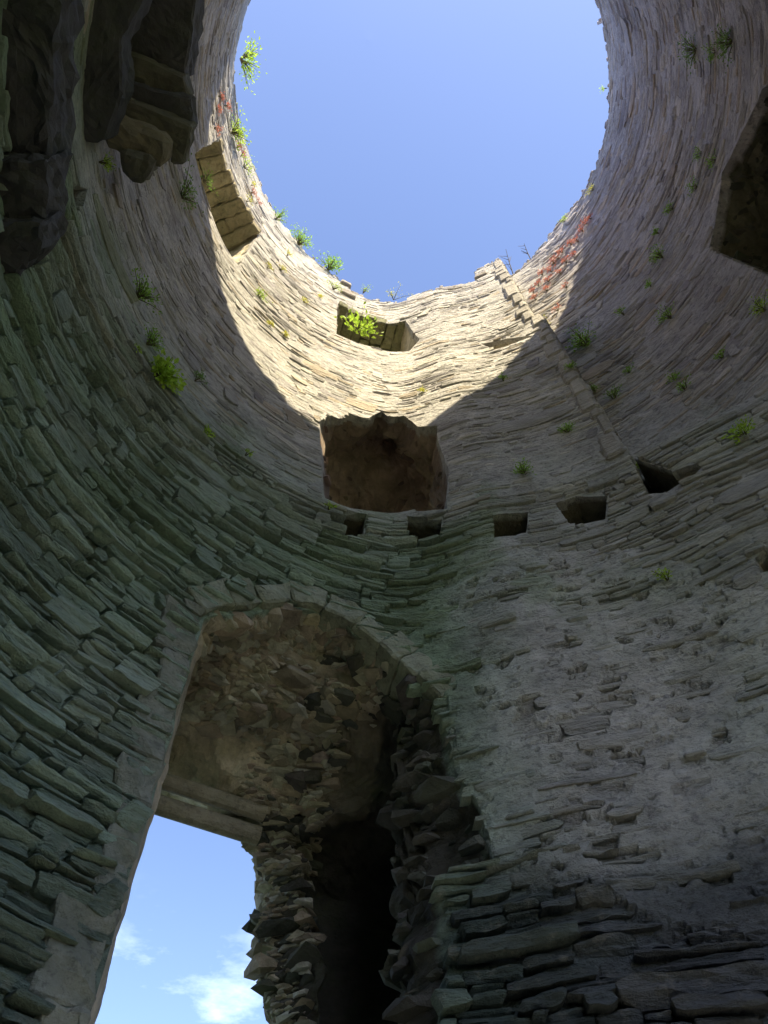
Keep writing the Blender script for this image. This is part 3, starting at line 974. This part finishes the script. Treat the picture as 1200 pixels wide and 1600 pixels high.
under('hood_course', [(190, 78), (206, -60), (314, -60), (306, 0), (298, 62), (294, 88), (288, 122), (240, 100)], 9.95, 0.5, DK, seed=7)
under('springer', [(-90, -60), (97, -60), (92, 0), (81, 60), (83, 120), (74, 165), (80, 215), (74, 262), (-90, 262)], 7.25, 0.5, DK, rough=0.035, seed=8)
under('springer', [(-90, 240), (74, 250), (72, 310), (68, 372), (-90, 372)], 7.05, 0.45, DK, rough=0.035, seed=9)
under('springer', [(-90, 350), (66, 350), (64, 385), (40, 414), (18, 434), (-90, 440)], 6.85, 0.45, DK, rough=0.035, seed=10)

# loose block and cap stones on the broken wall top
for (x, y, w, h, d) in [(543, 461, 0.32, 0.2, 0.3), (540, 445, 0.24, 0.16, 0.3), (752, 433, 0.3, 0.12, 0.4)]:
    t_, z_ = at_r(x, y)
    dw = w / R_IN * R2D / 2
    p_ = float(proj(t_, z_))
    wall_block('cap_stone', [(t_ - dw, z_ - h / 2), (t_ + dw, z_ - h / 2), (t_ + dw * 0.9, z_ + h / 2), (t_ - dw, z_ + h / 2)], R_IN - p_ - 0.06, R_IN + d, M_STONE, (0.34, 0.31, 0.27), tower, bevel=0.02, seed=x)

# ------------------------------------------------------------------ rubble standing out of the broken masonry
def chunk(seed):
    """angular broken stone: hull of a few points in a flat box"""
    g_ = np.random.default_rng(seed)
    bm = bmesh.new()
    for q in range(15):
        p = g_.uniform(-1, 1, 3); p /= np.max(np.abs(p)) ** 0.8
        bm.verts.new(p)
    r_ = bmesh.ops.convex_hull(bm, input=bm.verts)
    bmesh.ops.delete(bm, geom=[v for v in bm.verts if not v.link_faces], context='VERTS')
    bmesh.ops.triangulate(bm, faces=bm.faces)
    bm.verts.index_update()
    v = np.array([x.co[:] for x in bm.verts]); f = np.array([[x.index for x in y.verts] for y in bm.faces])
    bm.free()
    return v, f


CHUNKS = [chunk(300 + k) for k in range(16)]


def rubble_on(mask_, count, size, name, mat, tint, seed):
    """lumps set into the faces of the cut wall selected by mask_"""
    ids = np.flatnonzero(mask_)
    ar = np.empty(npoly, np.float32); cut_me.polygons.foreach_get('area', ar)
    nrm_ = np.empty(npoly * 3, np.float32); cut_me.polygons.foreach_get('normal', nrm_); nrm_ = nrm_.reshape(-1, 3)
    p = ar[ids] / ar[ids].sum()
    g_ = np.random.default_rng(seed)
    pick = g_.choice(ids, size=count, p=p)
    VV, FF, TT = [], [], []
    base_i = 0
    for q, i in enumerate(pick):
        ICV, ICF = CHUNKS[q % 16]
        sz = size * g_.lognormal(0, 0.45)
        n_ = nrm_[i]
        dims = np.array([1.3, 1.0, 0.32]) * sz
        a = g_.uniform(-0.35, 0.35)
        ux = np.cross([0, 0, 1.0], n_)
        if np.linalg.norm(ux) < 0.3:
            ux = np.array([math.cos(a * 9), math.sin(a * 9), 0])
        ux /= np.linalg.norm(ux)
        uz = np.array([0, 0, 1.0]) + 0.14 * g_.normal(size=3); uz -= ux * (uz @ ux); uz /= np.linalg.norm(uz)
        uy = np.cross(uz, ux)
        loc = ICV * dims
        c = pc[i] + n_ * dims[1] * g_.uniform(-0.3, 0.25)
        VV.append(c + loc[:, :1] * ux + loc[:, 1:2] * uy + loc[:, 2:] * uz)
        FF.append(ICF + base_i); base_i += len(ICV)
        TT.append(np.repeat((np.array(tint) * g_.uniform(0.6, 1.35) * (1 + 0.035 * g_.normal(size=3)))[None], len(ICV), 0))
    f = np.concatenate(FF)
    me = new_mesh(name, np.vstack(VV), f.ravel(), np.full(len(f), 3), [mat], np.clip(np.vstack(TT), 0.02, 0.5))
    return link(name, me, core, kind='stuff')


door_m = deep & ~((pt > -18) & (pr > 4.32)) & (pz < 7.6) & (pt > -45) & (pt < 14) & (pr < 5.9)
rubble_on(door_m & (pz > 2.5) & ((pt > -27) | (pr < 4.9)) & ((pt > -31) | (pz > 6.2)) & (pt < -15), 2000, 0.04, 'doorway_rubble', M_RUBBLE, (0.48, 0.43, 0.33), 5)
rubble_on(door_m & (pz > 2.5) & (pt > -24), 520, 0.06, 'doorway_rubble', M_RUBBLE, (0.11, 0.115, 0.10), 6)  # darker chunks: shade of the broken right side put into the tint
rubble_on(deep & (mi == 2), 220, 0.04, 'window_rubble', M_BROWN, (0.25, 0.19, 0.16), 8)
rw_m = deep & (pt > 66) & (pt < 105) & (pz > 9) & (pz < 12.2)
rubble_on(rw_m, 900, 0.035, 'window_rubble', M_RUBBLE, (0.09, 0.085, 0.075), 9)  # near-black tint stands in for shade inside the recess


# ------------------------------------------------------------------ plants rooted in the joints
def leaf_mesh(n, rad, leaf, out, up, hang=0.0, seed=0, flat=0.6, narrow=0.5):
    """n folded leaves round a root at the origin; local x = along wall, y = out of the wall, z = up"""
    g_ = np.random.default_rng(seed)
    V, F = [], []
    heads = [np.array([g_.normal() * 0.45, abs(g_.normal()) * 0.3 * out + 0.15 * out, g_.normal() * 0.35 + up]) * rad for _ in range(max(3, n // 14))]
    for k in range(n):
        h_ = heads[g_.integers(len(heads))]
        c = h_ * g_.uniform(0.35, 1.0) + g_.normal(size=3) * rad * np.array([0.20, 0.15, 0.19])
        c[1] = max(c[1], 0.01)
        d = c / (np.linalg.norm(c) + 1e-6) + g_.normal(size=3) * 0.6; d[2] -= hang; d /= np.linalg.norm(d)
        s = np.cross(d, g_.normal(size=3)); s /= np.linalg.norm(s) + 1e-9
        n_ = np.cross(d, s)
        L = leaf * g_.uniform(0.6, 1.3); w = L * narrow * 0.5
        b = len(V)
        V += [c, c + d * L * 0.45 + s * w + n_ * w * 0.3, c + d * L, c + d * L * 0.45 - s * w + n_ * w * 0.3, c + d * L * 0.5]
        F += [(b, b + 4, b + 1), (b + 1, b + 4, b + 2), (b + 2, b + 4, b + 3), (b + 3, b + 4, b)]
    stems = []
    for h_ in heads:
        stems.append((np.array([0, -0.05, 0]), h_ * 0.5 + np.array([0, 0.0, -0.06 * rad]), h_))
    return np.array(V), np.array(F), stems


def tube_mesh(paths, r0, r1, k=5):
    V, F = [], []
    for pth in paths:
        pth = np.array(pth); n = len(pth); b = len(V)
        for i, p in enumerate(pth):
            d = pth[min(i + 1, n - 1)] - pth[max(i - 1, 0)]; d /= np.linalg.norm(d) + 1e-9
            a = np.cross(d, [0.3, 0.5, 0.8]); a /= np.linalg.norm(a); c = np.cross(d, a)
            r = r0 + (r1 - r0) * i / (n - 1)
            for q in range(k):
                an = 2 * math.pi * q / k
                V.append(p + r * (math.cos(an) * a + math.sin(an) * c))
        for i in range(n - 1):
            for q in range(k):
                F.append((b + i * k + q, b + i * k + (q + 1) % k, b + (i + 1) * k + (q + 1) % k, b + (i + 1) * k + q))
    return np.array(V), np.array(F)


def plant(px, py, size_px, mat, label, group=None, name='wall_plant', cat='plant', dens=1.0, leaf=0.15, out=1.0, up=0.2, hang=0.0, narrow=0.5, r=None, seed=None):
    th, z = at_r(px, py, r)
    rr = (R_IN - float(proj(th, z))) if r is None else r
    p = xyz(th, rr - 0.04, z)
    dd = np.linalg.norm(p - CAM)
    rad = 1.35 * size_px / FPX * dd
    root = link(name, None, tower if False else None, label=label, category=cat)
    if group:
        root['group'] = group
    root.location = p
    root.rotation_euler = (0, 0, -(th + 180) * D2R)      # local y points to the tower axis
    n = int(max(40, 260 * dens))
    V, F, st = leaf_mesh(n, rad, max(0.025, rad * leaf), out, up, hang, seed if seed is not None else int(px * 7 + py), narrow=narrow)
    link('leaves', new_mesh('leaves', V, F.ravel(), np.full(len(F), 3), [mat]), root)
    V2, F2 = tube_mesh(st, max(0.004, rad * 0.03), 0.002)
    link('stem', new_mesh('stem', V2, F2.ravel(), np.full(len(F2), 4), [M_STEM]), root)
    return root


G_SH = 'small green tufts on the shaded wall'
T_SH = 'small green leafy tuft rooted in a joint of the shaded right-hand wall'
T_LT = 'tiny pale green tuft on the sunlit tan stonework below the wall top'
big_plants = [
    (376, 92, 22, L_FRESH, 'bright leafy shrub on the wall top above the dark corbelled hood', dict(dens=1.3, out=1.2)),
    (362, 207, 18, L_FRESH, 'leafy green tuft on the wall top beside the slab-roofed window', dict(dens=1.1)),
    (381, 262, 12, L_FRESH, 'thin green sprig on the wall top past the slab-roofed window', dict(dens=0.6)),
    (430, 343, 12, L_GREEN, 'small green shrub leaning off the wall top, first below the slab-roofed window', dict(dens=0.8, out=1.2)),
    (466, 382, 17, L_GREEN, 'upright green shrub on the wall top between two other shrubs', dict(dens=1.2, up=0.5)),
    (513, 422, 18, L_GREEN, 'dense low green shrub on the wall top beside two loose blocks', dict(dens=1.4)),
    (521, 452, 10, L_FRESH, 'yellow-green tuft below the loose blocks on the wall top', dict(dens=0.7)),
    (567, 458, 10, L_FRESH, 'thin sprig standing on the wall top above the top window', dict(dens=0.4, up=0.6)),
    (615, 468, 12, L_YELLOW, 'sparse yellowish sprig on the low wall top right of the loose blocks', dict(dens=0.4, up=0.6)),
    (558, 522, 26, L_FRESH, 'leafy bright green shrub growing in the top window opening', dict(dens=0.8, up=0.3, leaf=0.2, narrow=0.55)),
    (403, 465, 11, L_FRESH, 'yellow-green fern tuft on the sunlit wall beside the slab-roofed window', dict(dens=0.7)),
    (318, 284, 12, L_GREEN, 'small plant at the shaded corner under the slab-roofed window', dict(dens=0.7)),
    (282, 308, 24, L_DARK, 'trailing sparse dark green plant below the carved corbel', dict(dens=0.9, hang=0.7, leaf=0.14)),
    (155, 253, 11, L_FRESH, 'green tuft at the foot of the dark corbelled hood', dict(dens=0.6)),
    (214, 465, 20, L_GREEN, 'round green bush on the shaded left wall, highest of three', dict(dens=1.4, leaf=0.16)),
    (230, 538, 17, L_GREEN, 'round green bush on the shaded left wall, middle of three', dict(dens=1.2, leaf=0.16)),
    (243, 588, 23, L_FRESH, 'large-leaved bright green plant, lowest of three on the left wall', dict(dens=1.1, leaf=0.3, narrow=0.7, hang=0.3)),
    (206, 549, 7, L_FRESH, 'tiny fern beside the middle bush of the left wall', dict(dens=0.3)),
    (305, 595, 10, L_DARK, 'small dusty plant on the left wall right of the large-leaved plant', dict(dens=0.5, leaf=0.15)),
    (315, 680, 10, L_FRESH, 'light green fern low on the left wall near the mossy zone', dict(dens=0.45, leaf=0.3)),
    (383, 712, 6, L_FRESH, 'tiny fern on the left wall toward the middle window sill', dict(dens=0.3)),
    (513, 797, 7, L_FRESH, 'tiny fern under the left corner of the middle window sill', dict(dens=0.3, leaf=0.35)),
    (850, 514, 11, L_YELLOW, 'yellow-green tuft on the ledge of the projecting bay at the shadow edge', dict(dens=0.8)),
    (918, 540, 22, L_GREEN, 'wide green mat-like plant beside the edge of the projecting bay', dict(dens=1.3, leaf=0.14)),
    (960, 625, 13, L_GREEN, 'green fern midway along the edge of the projecting bay', dict(dens=0.7)),
    (888, 678, 12, L_GREEN, 'lone green fern on the shaded face of the projecting bay', dict(dens=0.8)),
    (818, 742, 15, L_GREEN, 'rounded green fern just above the square beam hole', dict(dens=1.1, leaf=0.16)),
    (1005, 733, 10, L_FRESH, 'bright fern at the foot of the projecting bay above a beam hole', dict(dens=0.7)),
    (1035, 402, 14, L_GREEN, 'green fern on the shaded wall left of the dark recess', dict(dens=0.9)),
    (1048, 497, 14, L_GREEN, 'green fern on the shaded wall below the dark recess', dict(dens=0.9)),
    (1165, 682, 15, L_FRESH, 'light green broad-leaved fern on the lower right wall', dict(dens=0.7, leaf=0.3)),
    (1045, 908, 11, L_FRESH, 'light green sprig alone in the grey rendered wall', dict(dens=0.4, leaf=0.3)),
    (1195, 485, 14, L_FRESH, 'bright plant under the jamb of the dark recess', dict(dens=0.9)),
    (1145, 65, 17, L_DARK, 'dark green bush on the shaded wall above the dark recess', dict(dens=1.1)),
    (1088, 78, 18, L_DARK, 'trailing dark plant beside the bush above the dark recess', dict(dens=0.8, hang=0.6, leaf=0.14)),
    (928, 297, 7, L_YELLOW, 'yellow tuft on the right wall top at the shadow edge', dict(dens=0.4)),
    (885, 347, 7, L_FRESH, 'green tuft on the right wall top above the red-flowered patch', dict(dens=0.4)),
    (948, 138, 5, L_FRESH, 'tiny sprig on the shaded right wall top', dict(dens=0.3)),
]
for (x, y, s, m, lab, kw) in big_plants:
    plant(x, y, s, m, lab, **kw)
for (x, y, s) in [(930, 612, 8), (975, 492, 9), (1055, 596, 10), (1073, 610, 11), (985, 583, 8), (787, 597, 8), (1120, 80, 8), (1090, 293, 9), (1100, 240, 8), (1122, 250, 9),
                  (1052, 327, 8), (1030, 365, 6), (895, 577, 7), (1018, 448, 6), (1130, 560, 6)]:
    lab = {787: 'small tuft on the projecting bay face just below the shadow edge', 930: 'small fern close to the edge of the projecting bay, below the mat-like plant',
           895: 'tiny fern tucked against the edge of the projecting bay under the mat-like plant', 1120: 'small tuft between the dark bush and the trailing plant above the recess',
           1055: 'upper of a pair of small ferns side by side on the shaded wall', 1073: 'lower of a pair of small ferns side by side on the shaded wall'}.get(x)
    if lab:
        plant(x, y, s, L_GREEN, lab, dens=0.5)
    else:
        plant(x, y, s, L_GREEN, T_SH, G_SH, dens=0.5)
for (x, y, s) in [(420, 512, 6), (441, 526, 6), (448, 400, 7), (660, 616, 6), (474, 474, 6), (498, 468, 6), (436, 422, 6), (417, 420, 5), (392, 290, 7), (385, 315, 6)]:
    plant(x, y, s, L_YELLOW, T_LT, 'tiny tufts on the sunlit wall', dens=0.35)
for k, (x, y) in enumerate([(905, 378), (893, 383), (880, 395), (900, 400), (886, 410), (872, 405), (862, 425), (876, 428), (858, 440), (848, 430), (842, 448), (855, 455), (834, 458),
                            (886, 450), (872, 486), (838, 468), (866, 412), (912, 362), (918, 350), (925, 342)]):
    plant(x, y, 6, L_RED, 'small reddish tuft of wall plant on the sunlit strip beside the projecting bay', 'red tufts on the right-hand wall', name='red_wall_plant', dens=0.4, leaf=0.25)
for k, (x, y) in enumerate([(341, 150), (336, 170), (334, 200), (350, 165), (369, 232), (376, 244), (392, 302), (400, 318)]):
    plant(x, y, 6, L_RED, 'small reddish tuft of wall plant near the slab-roofed window', 'red tufts on the left-hand wall top', name='red_wall_plant', dens=0.4, leaf=0.25)

# bare twigs on the wall top beside the projecting bay
for k, (x, y, hgt, lab) in enumerate([(800, 425, 0.75, 'bare leafless twig standing on the wall top beside the projecting bay'),
                                      (828, 404, 0.5, 'shorter bare twig on the wall top further along the red-flowered strip')]):
    th, z = at_r(x, y)
    p = xyz(th, R_IN - 0.02, z)
    root = link('bare_twig', None, None, label=lab, category='twig')
    root.location = p
    root.rotation_euler = (0, 0, -(th + 180) * D2R)
    g_ = np.random.default_rng(90 + k)
    main = [np.array([0, -0.05, -0.05]), np.array([-0.05, 0.1, 0.3]) * hgt / 0.75, np.array([-0.12, 0.28, 0.6]) * hgt / 0.75]
    V, F = tube_mesh([main], 0.012, 0.004)
    link('stem', new_mesh('stem', V, F.ravel(), np.full(len(F), 4), [M_TWIG]), root)
    for q in range(6):
        b = main[1] + (main[2] - main[1]) * g_.uniform(-0.6, 0.9)
        d = np.array([g_.normal() * 0.7, abs(g_.normal()) * 0.5, 0.7]); d /= np.linalg.norm(d)
        V, F = tube_mesh([[b, b + d * 0.12 * hgt, b + d * 0.3 * hgt + np.array([0, 0, 0.04])]], 0.006, 0.003, 4)
        link('branch', new_mesh('branch', V, F.ravel(), np.full(len(F), 4), [M_TWIG]), root)
print('done')
